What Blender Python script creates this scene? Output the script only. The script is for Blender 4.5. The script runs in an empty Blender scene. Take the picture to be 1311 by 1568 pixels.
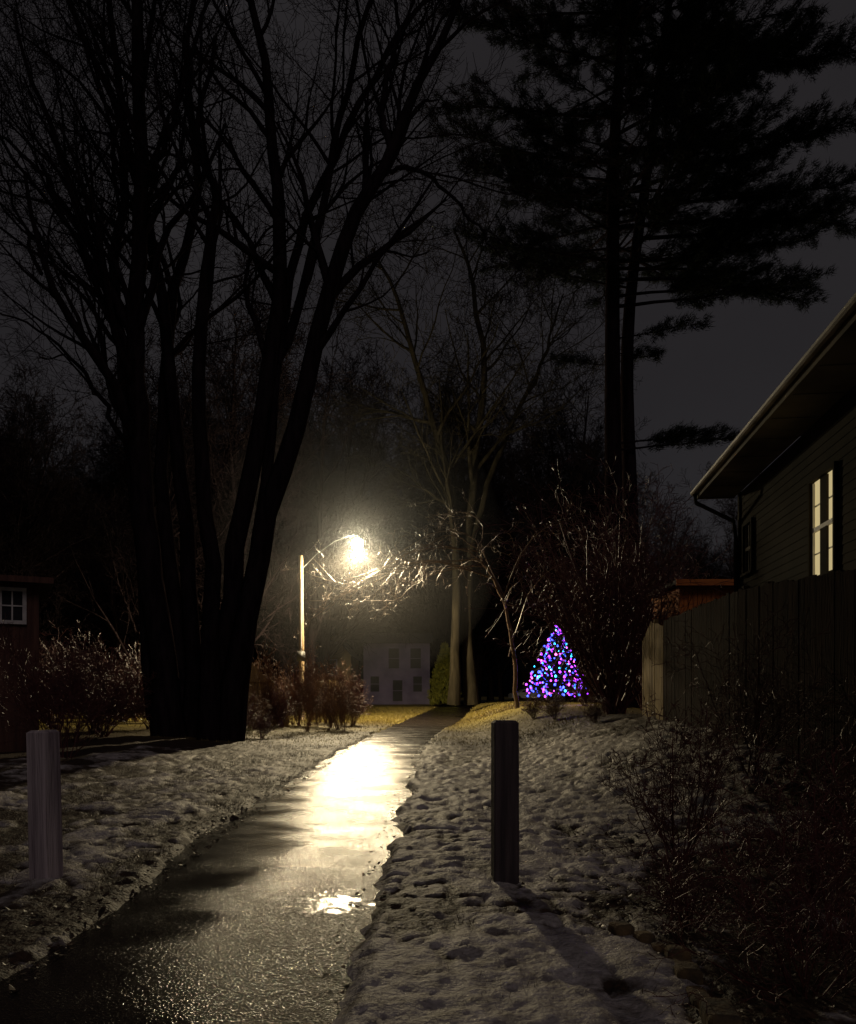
import bpy, math, random
import numpy as np
from mathutils import Vector, Matrix
random.seed(7); np.random.seed(7)
sc = bpy.context.scene
COL = sc.collection
F=1250.0; HC=1.6; YH=1062.0; CX=655.5
def at(px,py,D):   # survey helper: bearing/elevation + distance -> world metres
    return Vector(((px-CX)/F*D, D, HC+(YH-py)/F*D))

# ---------------------------------------------------------------- materials
def newmat(name):
    m=bpy.data.materials.new(name); m.use_nodes=True
    nt=m.node_tree; return m,nt,nt.nodes,nt.links,nt.nodes['Principled BSDF']
def mat(name,c1,c2=None,rough=.7,scale=5,bump=0.0,bscale=20,stretch=(1,1,1),spec=.5,emit=None,estr=0,detail=5,metal=0):
    m,nt,N,L,P=newmat(name)
    P.inputs['Roughness'].default_value=rough
    P.inputs['Specular IOR Level'].default_value=spec
    P.inputs['Metallic'].default_value=metal
    tc=N.new('ShaderNodeTexCoord'); mp=N.new('ShaderNodeMapping'); mp.inputs['Scale'].default_value=stretch
    L.new(tc.outputs['Object'],mp.inputs['Vector'])
    if c2 is None: c2=tuple(v*.6 for v in c1)
    nz=N.new('ShaderNodeTexNoise'); nz.inputs['Scale'].default_value=scale; nz.inputs['Detail'].default_value=detail
    L.new(mp.outputs[0],nz.inputs['Vector'])
    cr=N.new('ShaderNodeValToRGB'); cr.color_ramp.elements[0].position=.35; cr.color_ramp.elements[1].position=.65
    cr.color_ramp.elements[0].color=(*c2,1); cr.color_ramp.elements[1].color=(*c1,1)
    L.new(nz.outputs['Fac'],cr.inputs[0]); L.new(cr.outputs[0],P.inputs['Base Color'])
    if bump>0:
        n2=N.new('ShaderNodeTexNoise'); n2.inputs['Scale'].default_value=bscale; n2.inputs['Detail'].default_value=6
        L.new(mp.outputs[0],n2.inputs['Vector'])
        b=N.new('ShaderNodeBump'); b.inputs['Strength'].default_value=bump; b.inputs['Distance'].default_value=.02
        L.new(n2.outputs['Fac'],b.inputs['Height']); L.new(b.outputs[0],P.inputs['Normal'])
    if emit:
        P.inputs['Emission Color'].default_value=(*emit,1); P.inputs['Emission Strength'].default_value=estr
    return m
M_bark=mat('bark_dark',(.024,.017,.018),(.010,.007,.008),1,6,.8,30,(1,1,.2),spec=0)
M_bark_w=mat('bark_wet_twigs',(.13,.085,.058),(.07,.045,.032),.38,6)
M_bark_l=mat('bark_grey',(.030,.025,.016),(.013,.011,.007),1,4,.8,20,(1,1,.2),spec=.05)
M_stem_r=mat('stem_reddish',(.125,.034,.026),(.06,.016,.014),.45,6)
M_stem_t=mat('stem_tan',(.17,.075,.03),(.09,.038,.017),.6,3)
M_needle=mat('pine_needles',(.014,.019,.013),(.007,.009,.007),.9,2,spec=.1)
M_wood=mat('weathered_wood',(.13,.11,.10),(.06,.05,.05),.8,4,.7,14,(3,3,.25))
M_postd=mat('post_wood_dark',(.095,.072,.068),(.034,.026,.028),.75,4,.8,14,(4,4,.25))
M_postl=mat('post_wood_grey',(.56,.48,.47),(.26,.21,.22),.75,4,.8,14,(4,4,.25))
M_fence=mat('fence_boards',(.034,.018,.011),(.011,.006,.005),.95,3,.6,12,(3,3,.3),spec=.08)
M_fence_lit=mat('fence_boards_tan_lit',(.42,.30,.11),(.22,.15,.06),.85,3,.6,12,(3,3,.3))  # lamp light on the boards put into a brighter tan colour
M_pole=mat('pole_wood',(.38,.27,.14),(.24,.165,.09),.8,3,.5,10,(2,2,.2))
M_metal=mat('weathered_metal',(.10,.10,.095),(.06,.06,.06),.6,8,metal=.3)
M_white=mat('white_paint',(.62,.60,.55),(.45,.43,.40),.6,5)
M_siding=mat('siding_dark',(.046,.037,.024),(.020,.017,.011),.9,.9,spec=.08)
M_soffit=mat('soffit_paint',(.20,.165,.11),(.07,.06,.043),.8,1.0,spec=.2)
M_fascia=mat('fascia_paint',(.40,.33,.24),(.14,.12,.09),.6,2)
M_roof=mat('asphalt_shingles',(.05,.048,.045),(.03,.028,.027),.9,12)
M_shed=mat('shed_boards_red',(.13,.065,.046),(.065,.032,.025),.85,3,.5,12,(3,3,.3),spec=.2)
M_orange=mat('shed_boards_orange',(.62,.20,.035),(.42,.12,.02),.8,2,.5,12,(1,1,3))
M_housew=mat('clapboard_pale',(.22,.19,.28),(.15,.13,.20),.8,.7,spec=.2)
M_housed=mat('clapboard_brown',(.16,.125,.07),(.09,.07,.042),.85,.7,spec=.2)
M_glassd=mat('window_glass_dark',(.012,.012,.016),None,.5,3,spec=.3)
M_curtain=mat('lit_curtain',(.5,.45,.30),(.26,.23,.15),.8,9,stretch=(1,1,.1),emit=(1,.80,.40),estr=.50)
M_stone=mat('edging_stone',(.19,.125,.05),(.05,.038,.022),.9,9,.9,20)
M_arb=mat('arborvitae_foliage',(.26,.25,.028),(.12,.13,.02),.7,3)
M_leaf=mat('fallen_leaf',(.09,.05,.024),(.035,.02,.012),.5,30)
M_grass=mat('grass_blades',(.28,.22,.045),(.15,.11,.026),.6,2)
M_grassd=mat('dry_grass_blades',(.14,.10,.05),(.06,.045,.025),.7,2)
M_car=mat('car_paint',(.6,.6,.66),(.55,.55,.6),.25,3)
M_rubber=mat('rubber',(.02,.02,.02),None,.8)
M_backdrop=mat('backdrop_dark',(.008,.008,.009),(.004,.004,.005),1,.3,spec=0)

# ---------------------------------------------------------------- noise
_tab=np.random.RandomState(3).rand(256,256)
def vn(x,y,s=0):
    x=np.asarray(x,float)+s*17.31; y=np.asarray(y,float)+s*7.77
    xi=np.floor(x).astype(int); yi=np.floor(y).astype(int); fx=x-xi; fy=y-yi
    fx=fx*fx*(3-2*fx); fy=fy*fy*(3-2*fy)
    a=_tab[xi&255,yi&255]; b=_tab[(xi+1)&255,yi&255]; c=_tab[xi&255,(yi+1)&255]; d=_tab[(xi+1)&255,(yi+1)&255]
    return (a*(1-fx)+b*fx)*(1-fy)+(c*(1-fx)+d*fx)*fy
def fbm(x,y,s=0,o=4):
    r=0;a=.5;f=1
    for i in range(o):
        r=r+a*vn(np.asarray(x)*f,np.asarray(y)*f,s+i*3.1); a*=.5; f*=2.03
    return r/(1-.5**o)
def sm(t):
    t=np.clip(t,0,1); return t*t*(3-2*t)

# ---------------------------------------------------------------- terrain
PY=np.array([-60,0,5,10,14.5,22.7,34.5,52,87,95,140.]); 
PL=np.array([-2.3,-2.25,-2.3,-2.38,-2.35,-2.3,-1.95,-1.0,1.9,2.8,6]); PR=np.array([-.5,-.5,-.5,-.45,-.42,-.25,.45,2.3,6.0,7,10.])
def pl(y): return np.interp(y,PY,PL)
def pr(y): return np.interp(y,PY,PR)
def prof(y): return .45*sm((np.asarray(y)-45)/45)
def base(x,y):
    x=np.asarray(x,float); y=np.asarray(y,float)
    b=.95*sm((x-1.2)/4.5)*sm((y-6)/8)*(1-.75*sm((y-50)/30))
    b=b+.25*sm((-x-4)/5)*sm((y-5)/8)*(1-sm((y-50)/30))
    return prof(y)+b
def gz(x,y): return float(base(x,y))+.03
def foot_(X,Y):
    a=vn(X*4.6+fbm(X*2,Y*2,61,2)*1.6,Y*4.0,21); b=vn(X*9.5,Y*8.5,22)
    return np.abs(a-.5)*2, b
def snowmask(x,y):
    n=fbm(x*.8,y*.42,2,4); n2=fbm(x*2.8,y*1.5,5,4)
    rx_lim=np.interp(y,[0,3,6,7.5,9,13,20,30,45],[.75,.85,1.0,1.9,3.9,4.6,3.6,2.2,1.8])
    cr=.57*(1-sm((x-rx_lim)/1.1))*(1-sm((y-16)/10)); cr=np.where(x>pr(y)-.3,cr,0)
    cr=np.where((y<5.6)&(x>pr(y)-.3)&(x<rx_lim),.72,cr)
    cr=np.maximum(cr,np.where(x>rx_lim,.38*(1-sm((y-20)/8)),0))
    cl=np.where(x<pl(y)+.3,(.39-.05*np.clip(6-np.abs(y-11),0,6)/6)*(1-sm((-x-6.5)/2.5))*(1-sm((y-17)/9)),0)
    cl=np.where((x<pl(y))&(y<4.9),.42,cl)
    cl=cl-.16*sm((x-(pl(y)-.7))/.6)*(x<0)*(x<pl(y)+.4)*(cl>0)
    cov=cr+cl
    ft,b=foot_(x,y)
    m=(cov-(.14+.56*n+.62*(n2-.5)))*4.0+.5
    m=m-.6*sm((.24-ft)/.24)*(cov<.75)-.6*(b-.5)
    return np.clip(m,0,1)*(cov>0.02)
def ground():
    ys=[-60,-40,-25,-15,-8,-4,-2,-.5,.5,1.2,1.8]
    y=1.8
    while y<42: y+=max(.012,y*.0052); ys.append(y)
    while y<1200: y*=1.03; ys.append(y)
    xs=list(np.arange(-6.5,7.0,.027)); a=xs[-1]; st=.04
    right=[]; 
    while a<900: a+=st; st*=1.11; right.append(a)
    a=xs[0]; st=.04; left=[]
    while a>-900: a-=st; st*=1.11; left.append(a)
    xs=np.array(left[::-1]+xs+right); ys=np.array(ys)
    X,Y=np.meshgrid(xs,ys)
    sn=snowmask(X,Y)
    wob=(fbm(X*1.3,Y*1.1,9,4)-.5)*.42+(fbm(X*7,Y*6,91,2)-.5)*.08
    d=np.maximum(pl(Y)-X,X-pr(Y))+wob
    out=sm((d+.06)/.30)
    fade=1-sm((Y-30)/25)
    lump=fbm(X*2.2,Y*2.2,11,3)
    ft,ft2=foot_(X,Y)
    fine=fbm(X*15,Y*13,25,4)
    near=1-.35*(1-sm((Y-5)/5))
    h=base(X,Y)+out*(.012+fade*(.06*lump+sn*(.03+.040*near*(ft**1.2)+.028*near*ft2+.034*fine)+(1-sn)*(.022*ft2+.034*fine)))
    h=h+(fbm(X*.25,Y*.25,31,2)-.5)*.18*sm((d-.5)/3)
    Z=(1-out)*(prof(Y)-.03)+out*h
    ny,nx=X.shape
    v=np.stack([X,Y,Z],-1).reshape(-1,3)
    idx=np.arange(ny*nx).reshape(ny,nx)
    q=np.stack([idx[:-1,:-1],idx[:-1,1:],idx[1:,1:],idx[1:,:-1]],-1).reshape(-1,4)
    me=bpy.data.meshes.new('ground')
    me.vertices.add(len(v)); me.vertices.foreach_set('co',v.ravel())
    me.loops.add(q.size); me.loops.foreach_set('vertex_index',q.ravel().astype(np.int32))
    me.polygons.add(len(q)); me.polygons.foreach_set('loop_start',np.arange(0,q.size,4,dtype=np.int32))
    me.polygons.foreach_set('loop_total',np.full(len(q),4,dtype=np.int32))
    me.update(calc_edges=True); me.polygons.foreach_set('use_smooth',np.ones(len(q),bool))
    at1=me.attributes.new('snow','FLOAT','POINT'); at1.data.foreach_set('value',sn.ravel().astype(np.float32))
    gr=sm((Y-22)/12)*(.4+.6*sm((fbm(X*.4,Y*.3,41,3)-.35)*5))
    at2=me.attributes.new('grass','FLOAT','POINT'); at2.data.foreach_set('value',gr.ravel().astype(np.float32))
    o=bpy.data.objects.new('ground',me); COL.objects.link(o)
    m,nt,N,L,P=newmat('snow_leaves_grass')
    tc=N.new('ShaderNodeTexCoord')
    A=N.new('ShaderNodeAttribute'); A.attribute_name='snow'; G=N.new('ShaderNodeAttribute'); G.attribute_name='grass'
    nz=N.new('ShaderNodeTexNoise'); nz.inputs['Scale'].default_value=14; nz.inputs['Detail'].default_value=8; nz.inputs['Roughness'].default_value=.7
    L.new(tc.outputs['Object'],nz.inputs['Vector'])
    lit=N.new('ShaderNodeValToRGB'); e=lit.color_ramp.elements
    e[0].position=.35; e[0].color=(.012,.009,.007,1); e[1].position=.7; e[1].color=(.08,.048,.026,1)
    L.new(nz.outputs['Fac'],lit.inputs[0])
    grs=N.new('ShaderNodeValToRGB'); e=grs.color_ramp.elements
    e[0].position=.35; e[0].color=(.09,.07,.016,1); e[1].position=.65; e[1].color=(.29,.23,.045,1)
    L.new(nz.outputs['Fac'],grs.inputs[0])
    m1=N.new('ShaderNodeMix'); m1.data_type='RGBA'; L.new(G.outputs['Fac'],m1.inputs[0]); L.new(lit.outputs[0],m1.inputs[6]); L.new(grs.outputs[0],m1.inputs[7])
    n3=N.new('ShaderNodeTexNoise'); n3.inputs['Scale'].default_value=5; n3.inputs['Detail'].default_value=8; n3.inputs['Roughness'].default_value=.65
    L.new(tc.outputs['Object'],n3.inputs['Vector'])
    sno=N.new('ShaderNodeValToRGB'); e=sno.color_ramp.elements
    e[0].position=.30; e[0].color=(.15,.125,.10,1); e[1].position=.66; e[1].color=(.60,.56,.52,1)
    L.new(n3.outputs['Fac'],sno.inputs[0])
    ad=N.new('ShaderNodeMath'); ad.operation='MULTIPLY_ADD'; ad.inputs[1].default_value=1.8; ad.inputs[2].default_value=-.9
    L.new(nz.outputs['Fac'],ad.inputs[0])
    sb=N.new('ShaderNodeMath'); sb.operation='SUBTRACT'; L.new(A.outputs['Fac'],sb.inputs[0]); L.new(ad.outputs[0],sb.inputs[1])
    rp=N.new('ShaderNodeMapRange'); rp.inputs[1].default_value=.25; rp.inputs[2].default_value=.9; L.new(sb.outputs[0],rp.inputs[0])
    mu=N.new('ShaderNodeMath'); mu.operation='MULTIPLY'; L.new(rp.outputs[0],mu.inputs[0])
    r2=N.new('ShaderNodeMapRange'); r2.inputs[1].default_value=.02; r2.inputs[2].default_value=.25; L.new(A.outputs['Fac'],r2.inputs[0]); L.new(r2.outputs[0],mu.inputs[1])
    m2=N.new('ShaderNodeMix'); m2.data_type='RGBA'; L.new(mu.outputs[0],m2.inputs[0]); L.new(m1.outputs[2],m2.inputs[6]); L.new(sno.outputs[0],m2.inputs[7])
    L.new(m2.outputs[2],P.inputs['Base Color'])
    P.inputs['Roughness'].default_value=.6; P.inputs['Specular IOR Level'].default_value=.25
    b=N.new('ShaderNodeBump'); b.inputs['Strength'].default_value=.9; b.inputs['Distance'].default_value=.025
    n4=N.new('ShaderNodeTexNoise'); n4.inputs['Scale'].default_value=32; n4.inputs['Detail'].default_value=6
    L.new(tc.outputs['Object'],n4.inputs['Vector']); L.new(n4.outputs['Fac'],b.inputs['Height']); L.new(b.outputs[0],P.inputs['Normal'])
    me.materials.append(m)
ground()

def path():
    ys=list(np.arange(-20,2,.2))+list(np.arange(2,9,.05))+list(np.arange(9,40,.10))+list(np.arange(40,140,.5)); n=40
    V=[];Fc=[]
    for j,y in enumerate(ys):
        a=float(pl(y))-.4; b=float(pr(y))+.4
        tt=np.linspace(0,1,n+1); xx=a+(b-a)*tt
        seam=.006*float(sm((y-7.35)/.06))-.004*float(sm((y-17.2)/.06))
        zz_=float(prof(y))+.004+seam+.014*(1-(2*tt-1)**2)+.010*(vn(xx*1.1,y*.7,51)-.5)+.0070*(vn(xx*1.1,np.full(n+1,y)*2.6,53)-.5)
        for i in range(n+1): V.append((float(xx[i]),float(y),float(zz_[i])))
    for j in range(len(ys)-1):
        for i in range(n):
            k=j*(n+1)+i; Fc.append((k,k+1,k+n+2,k+n+1))
    me=bpy.data.meshes.new('asphalt_path'); me.from_pydata(V,[],Fc); me.update()
    me.polygons.foreach_set('use_smooth',np.ones(len(Fc),bool))
    o=bpy.data.objects.new('asphalt_path',me); COL.objects.link(o)
    m,nt,N,L,P=newmat('wet_asphalt')
    def MR(src,a,b,c,d):
        r=N.new('ShaderNodeMapRange'); r.inputs[1].default_value=a; r.inputs[2].default_value=b; r.inputs[3].default_value=c; r.inputs[4].default_value=d; L.new(src,r.inputs[0]); return r.outputs[0]
    def MA(op,a,b):
        r=N.new('ShaderNodeMath'); r.operation=op
        for i,v in enumerate((a,b)):
            if isinstance(v,(int,float)): r.inputs[i].default_value=v
            else: L.new(v,r.inputs[i])
        return r.outputs[0]
    tc=N.new('ShaderNodeTexCoord')
    n1=N.new('ShaderNodeTexNoise'); n1.inputs['Scale'].default_value=1.3; n1.inputs['Detail'].default_value=7
    mp=N.new('ShaderNodeMapping'); mp.inputs['Scale'].default_value=(.7,1.1,1)
    L.new(tc.outputs['Object'],mp.inputs[0]); L.new(mp.outputs[0],n1.inputs['Vector'])
    vo=N.new('ShaderNodeTexVoronoi'); vo.inputs['Scale'].default_value=70; L.new(tc.outputs['Object'],vo.inputs['Vector'])
    nf=N.new('ShaderNodeTexNoise'); nf.inputs['Scale'].default_value=30; nf.inputs['Detail'].default_value=5; L.new(tc.outputs['Object'],nf.inputs['Vector'])
    cr=N.new('ShaderNodeValToRGB'); cr.color_ramp.elements[0].color=(.012,.009,.008,1); cr.color_ramp.elements[1].color=(.036,.027,.020,1)
    L.new(vo.outputs['Color'],cr.inputs[0]); L.new(cr.outputs[0],P.inputs['Base Color'])
    sx=N.new('ShaderNodeSeparateXYZ'); L.new(tc.outputs['Object'],sx.inputs[0])
    # older, coarser, better drained surfacing before the seam
    yy=MA('ADD',sx.outputs[1],MA('MULTIPLY',n1.outputs['Fac'],2.2))
    old=MR(yy,7.0,9.2,1,0)
    dx=MA('DIVIDE',MA('SUBTRACT',sx.outputs[0],-.70),.34); dy=MA('DIVIDE',MA('SUBTRACT',sx.outputs[1],6.15),.36)
    rr2=MA('ADD',MA('MULTIPLY',dx,dx),MA('MULTIPLY',dy,dy))
    nd2=N.new('ShaderNodeTexNoise'); nd2.inputs['Scale'].default_value=9; nd2.inputs['Detail'].default_value=5; L.new(tc.outputs['Object'],nd2.inputs['Vector'])
    pud=MR(MA('ADD',rr2,MA('MULTIPLY',nd2.outputs['Fac'],4.0)),2.2,2.7,1,0)
    pm=MR(n1.outputs['Fac'],.35,.68,0,1)
    rgh=MR(pm,0,1,.27,.15)
    rgh=MA('ADD',rgh,MA('MULTIPLY',old,-.06))
    rgh=MA('ADD',MA('MULTIPLY',rgh,MA('SUBTRACT',1,MA('MULTIPLY',pud,.5))),.03)
    L.new(rgh,P.inputs['Roughness'])
    sp=MR(old,0,1,.40,.13); L.new(MA('ADD',sp,MA('MULTIPLY',pud,.25)),P.inputs['Specular IOR Level'])
    b1=N.new('ShaderNodeBump'); b1.inputs['Distance'].default_value=.005
    st=MR(pm,0,1,.75,.40); st=MA('MULTIPLY',MA('ADD',st,MA('MULTIPLY',old,.45)),MA('SUBTRACT',1.02,MA('MULTIPLY',pud,.8))); L.new(st,b1.inputs['Strength'])
    mx=MA('ADD',vo.outputs['Distance'],nf.outputs['Fac'])
    L.new(mx,b1.inputs['Height'])
    L.new(b1.outputs[0],P.inputs['Normal'])
    me.materials.append(m)
path()

def mesh_obj(name,V,Fc,mats,mi=None,parent=None,smooth=False):
    me=bpy.data.meshes.new(name); me.from_pydata([tuple(v) for v in V],[],Fc); me.update()
    for m in mats: me.materials.append(m)
    if mi is not None: me.polygons.foreach_set('material_index',np.array(mi,dtype=np.int32))
    if smooth: me.polygons.foreach_set('use_smooth',np.ones(len(Fc),bool))
    o=bpy.data.objects.new(name,me); COL.objects.link(o)
    if parent: o.parent=parent
    return o
def empty(name):
    o=bpy.data.objects.new(name,None); COL.objects.link(o); return o
class MB:
    def __init__(s): s.V=[];s.F=[];s.M=[]
    def add(s,V,Fc,m=0):
        k=len(s.V); s.V+= [tuple(v) for v in V]; s.F+=[tuple(i+k for i in f) for f in Fc]; s.M+=[m]*len(Fc)
    def box(s,c,sz,m=0,rz=0,taper=1.0,M=None):
        hx,hy,hz=[v/2 for v in sz]; V=[]
        for z in(-1,1):
            t=taper if z>0 else 1
            for x,y in((-1,-1),(1,-1),(1,1),(-1,1)): V.append(Vector((x*hx*t,y*hy*t,z*hz)))
        R=Matrix.Rotation(rz,3,'Z')
        V=[R@v+Vector(c) for v in V]
        if M is not None: V=[M@v for v in V]
        s.add(V,[(0,3,2,1),(4,5,6,7),(0,1,5,4),(1,2,6,5),(2,3,7,6),(3,0,4,7)],m)
    def lathe(s,prof,c,n=16,m=0,squash=(1,1)):
        V=[];Fc=[]
        for r,z in prof:
            for i in range(n):
                a=2*math.pi*i/n; V.append((c[0]+r*math.cos(a)*squash[0],c[1]+r*math.sin(a)*squash[1],c[2]+z))
        for j in range(len(prof)-1):
            for i in range(n): Fc.append((j*n+i,j*n+(i+1)%n,(j+1)*n+(i+1)%n,(j+1)*n+i))
        s.add(V,Fc,m)
    def tube(s,pts,r,n=8,m=0):
        pts=[Vector(p) for p in pts]; V=[];Fc=[]
        rs=r if isinstance(r,(list,tuple)) else [r]*len(pts)
        for j,p in enumerate(pts):
            t=(pts[min(j+1,len(pts)-1)]-pts[max(j-1,0)]).normalized()
            ref=Vector((0,0,1)) if abs(t.z)<.9 else Vector((1,0,0))
            a=t.cross(ref).normalized(); b=t.cross(a)
            for i in range(n):
                q=2*math.pi*i/n; V.append(p+a*math.cos(q)*rs[j]+b*math.sin(q)*rs[j])
        for j in range(len(pts)-1):
            for i in range(n): Fc.append((j*n+i,j*n+(i+1)%n,(j+1)*n+(i+1)%n,(j+1)*n+i))
        Fc.append(tuple(range(n))); Fc.append(tuple(range((len(pts)-1)*n,len(pts)*n)))
        s.add(V,Fc,m)
    def obj(s,name,mats,parent=None,smooth=False): return mesh_obj(name,s.V,s.F,mats,s.M,parent,smooth)

# ---------------------------------------------------------------- tree engine
class Tubes:
    def __init__(s): s.g={}
    def add(s,P,R,k): s.g.setdefault((len(P),k),[]).append((P,R))
    def arrays(s):
        VV=[];QQ=[];off=0
        for (n,k),L in s.g.items():
            P=np.array([[tuple(p) for p in l[0]] for l in L]); R=np.array([l[1] for l in L])
            B=len(L)
            T=np.gradient(P,axis=1); T/=np.linalg.norm(T,axis=2,keepdims=True)+1e-9
            md=P[:,-1]-P[:,0]; md/=np.linalg.norm(md,axis=1,keepdims=True)+1e-9
            ref=np.where(np.abs(md[:,2:3])<.8,np.array([[0,0,1.]]),np.array([[1.,0,0]]))
            A=np.cross(T,ref[:,None,:]); A/=np.linalg.norm(A,axis=2,keepdims=True)+1e-9
            C=np.cross(T,A)
            th=np.arange(k)*2*math.pi/k
            V=P[:,:,None,:]+R[:,:,None,None]*(A[:,:,None,:]*np.cos(th)[None,None,:,None]+C[:,:,None,:]*np.sin(th)[None,None,:,None])
            idx=np.arange(B*n*k).reshape(B,n,k)+off
            a=idx[:,:-1,:];b=np.roll(idx,-1,axis=2)[:,:-1,:];c=np.roll(idx,-1,axis=2)[:,1:,:];d=idx[:,1:,:]
            QQ.append(np.stack([a,b,c,d],-1).reshape(-1,4)); VV.append(V.reshape(-1,3)); off+=B*n*k
        return np.concatenate(VV),np.concatenate(QQ)
    def mesh(s,name,mats,extra=None):
        V,Q=s.arrays(); nq=len(Q); ls=Q.ravel(); starts=np.arange(0,nq*4,4); tot=np.full(nq,4)
        mi=np.zeros(nq,int)
        if extra is not None:
            EV,ET=extra; ET=ET+len(V); V=np.concatenate([V,EV]); starts=np.concatenate([starts,nq*4+np.arange(0,len(ET)*3,3)])
            tot=np.concatenate([tot,np.full(len(ET),3)]); ls=np.concatenate([ls,ET.ravel()]); mi=np.concatenate([mi,np.ones(len(ET),int)])
        me=bpy.data.meshes.new(name)
        me.vertices.add(len(V)); me.vertices.foreach_set('co',V.ravel())
        me.loops.add(len(ls)); me.loops.foreach_set('vertex_index',ls.astype(np.int32))
        me.polygons.add(len(starts)); me.polygons.foreach_set('loop_start',starts.astype(np.int32)); me.polygons.foreach_set('loop_total',tot.astype(np.int32))
        me.polygons.foreach_set('material_index',mi.astype(np.int32))
        me.update(calc_edges=True); me.polygons.foreach_set('use_smooth',np.ones(len(starts),bool))
        for m in mats: me.materials.append(m)
        return me
def link(name,me,loc=(0,0,0),rz=0,s=1,parent=None):
    o=bpy.data.objects.new(name,me); o.location=loc; o.rotation_euler=(0,0,rz); o.scale=(s,s,s) if not isinstance(s,tuple) else s
    COL.objects.link(o)
    if parent: o.parent=parent
    return o
U=random.uniform
def rv(a=1): return Vector((random.gauss(0,1),random.gauss(0,1),random.gauss(0,1)))*a
def side_dir(d,ang):
    r=rv(); p=(r-d*r.dot(d)).normalized()
    return (d*math.cos(ang)+p*math.sin(ang)).normalized()
def grow(T,p,d,L,r,lv,cfg):
    n=cfg['n'][lv]; P=[p.copy()];R=[r]; d=d.normalized(); st=L/(n-1)
    dirs=[d.copy()]
    for i in range(1,n):
        d=(d+rv(cfg['wander'][lv])+Vector((0,0,cfg['up'][lv]))).normalized()
        p=p+d*st; P.append(p.copy()); dirs.append(d.copy()); R.append(max(cfg['minr'],r*(1-.75*i/(n-1))))
    T.add(P,R,8 if r>.08 else (5 if r>.03 else 3))
    if lv+1<len(cfg['n']): kids(T,P,R,dirs,L,lv,cfg)
def kids(T,P,R,dirs,L,lv,cfg,t0=.15,kn=None):
    n=len(P); K=kn if kn is not None else cfg['kids'][lv]
    for k in range(K):
        t=t0+(1-t0)*(k+U(0,1))/K; f=t*(n-1); i=min(int(f),n-2); w=f-i
        q=P[i].lerp(P[i+1],w); rr=R[i]*(1-w)+R[i+1]*w; dd=dirs[i]
        a=math.radians(U(*cfg['ang'][lv]))
        grow(T,q,side_dir(dd,a),L*cfg['ratio'][lv]*(1.15-.55*t)*U(.7,1.25),max(cfg['minr'],rr*U(.4,.62)),lv+1,cfg)
def smooth_line(C,n):
    C=[Vector(c) for c in C]; C=[C[0]*2-C[1]]+C+[C[-1]*2-C[-2]]; out=[]
    m=len(C)-3
    for j in range(n):
        f=j/(n-1)*m; i=min(int(f),m-1); t=f-i; a,b,c,d=C[i:i+4]
        out.append(.5*((2*b)+(c-a)*t+(2*a-5*b+4*c-d)*t*t+(3*b-a-3*c+d)*t**3))
    return out
def stem(T,C,r0,r1,cfg,K,t0=.3,n=16,lvL=None,sides=10,flare=1.0,jit=.03):
    P=smooth_line(C,n); P=[p+rv(jit) for p in P]
    R=[(r0+(r1-r0)*i/(n-1))*(1+ (flare-1)*max(0,1-i/2.0)) for i in range(n)]
    dirs=[(P[min(i+1,n-1)]-P[max(i-1,0)]).normalized() for i in range(n)]
    T.add(P,R,sides)
    kids(T,P,R,dirs,lvL or 1,0,cfg,t0=t0,kn=K)

# ---- left maple clump
T=Tubes(); D0=25.5
cfg=dict(n=[14,9,7,6,5],kids=[0,7,5,4],up=[0,.05,.05,.03,.02],wander=[0,.13,.15,.18,.2],minr=.0065,ratio=[1,.5,.58,.58],ang=[(22,50),(25,55),(28,60),(30,65)])
def px(lst): return [at(a,b,D0+dz) for a,b,dz in lst]
stems=[
 ([(262,1145,0),(235,900,0),(214,700,0),(208,500,0),(216,250,0),(205,-60,0)],.44,.15,14),
 ([(238,1100,.3),(214,800,.5),(190,560,.9),(176,420,1),(190,250,1),(165,-40,1)],.28,.09,11),
 ([(205,520,.2),(170,450,-.2),(130,390,-.8),(115,300,-1.2),(60,150,-1.6),(20,20,-2)],.17,.04,9),
 ([(300,1145,.5),(298,950,.7),(275,700,1),(240,420,1.4),(195,220,1.8),(130,60,2.2),(90,-40,2.4)],.30,.06,11),
 ([(320,1145,-.4),(322,850,-.7),(304,620,-1),(318,400,-1.3),(330,300,-1.5),(300,200,-1.6),(330,60,-1.7)],.28,.05,8),
 ([(325,1145,.3),(352,900,.4),(392,680,.6),(430,430,.8),(424,260,1),(405,100,1),(375,-60,1)],.36,.10,11),
 ([(345,1145,0),(390,880,-.3),(440,700,-.5),(490,500,-.8),(545,330,-1),(600,235,-1.2),(655,110,-1.4),(720,-40,-1.5)],.38,.08,14),
 ([(285,1140,.8),(265,900,1.2),(245,700,1.6),(262,480,1.9),(300,300,2.2),(285,120,2.4),(300,-40,2.5)],.28,.07,9),
 ([(385,920,.2),(420,600,1),(450,400,1.3),(520,220,1.7),(600,70,2.1),(680,-40,2.4)],.20,.06,11),
 ([(425,560,1),(480,380,.8),(515,200,.6),(560,20,.4),(580,-60,.4)],.16,.05,8),
 ([(590,262,-1.2),(640,262,-1.3),(690,300,-1.4),(735,350,-1.5),(770,400,-1.5)],.08,.018,7),
 ([(600,235,-1.2),(585,150,-1.3),(610,60,-1.4),(600,-30,-1.5)],.12,.04,6),
 ([(230,280,0),(265,180,-.5),(290,90,-.8),(330,-30,-1)],.12,.04,6),
 ([(60,420,2),(20,300,2.4),(-40,180,3)],.07,.02,5),
 ([(190,480,.8),(110,330,1.5),(40,240,2),(-50,170,2.5)],.13,.025,8),
 ([(210,720,.8),(150,600,1.8),(80,520,2.6),(-30,460,3)],.10,.02,9),
]
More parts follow.
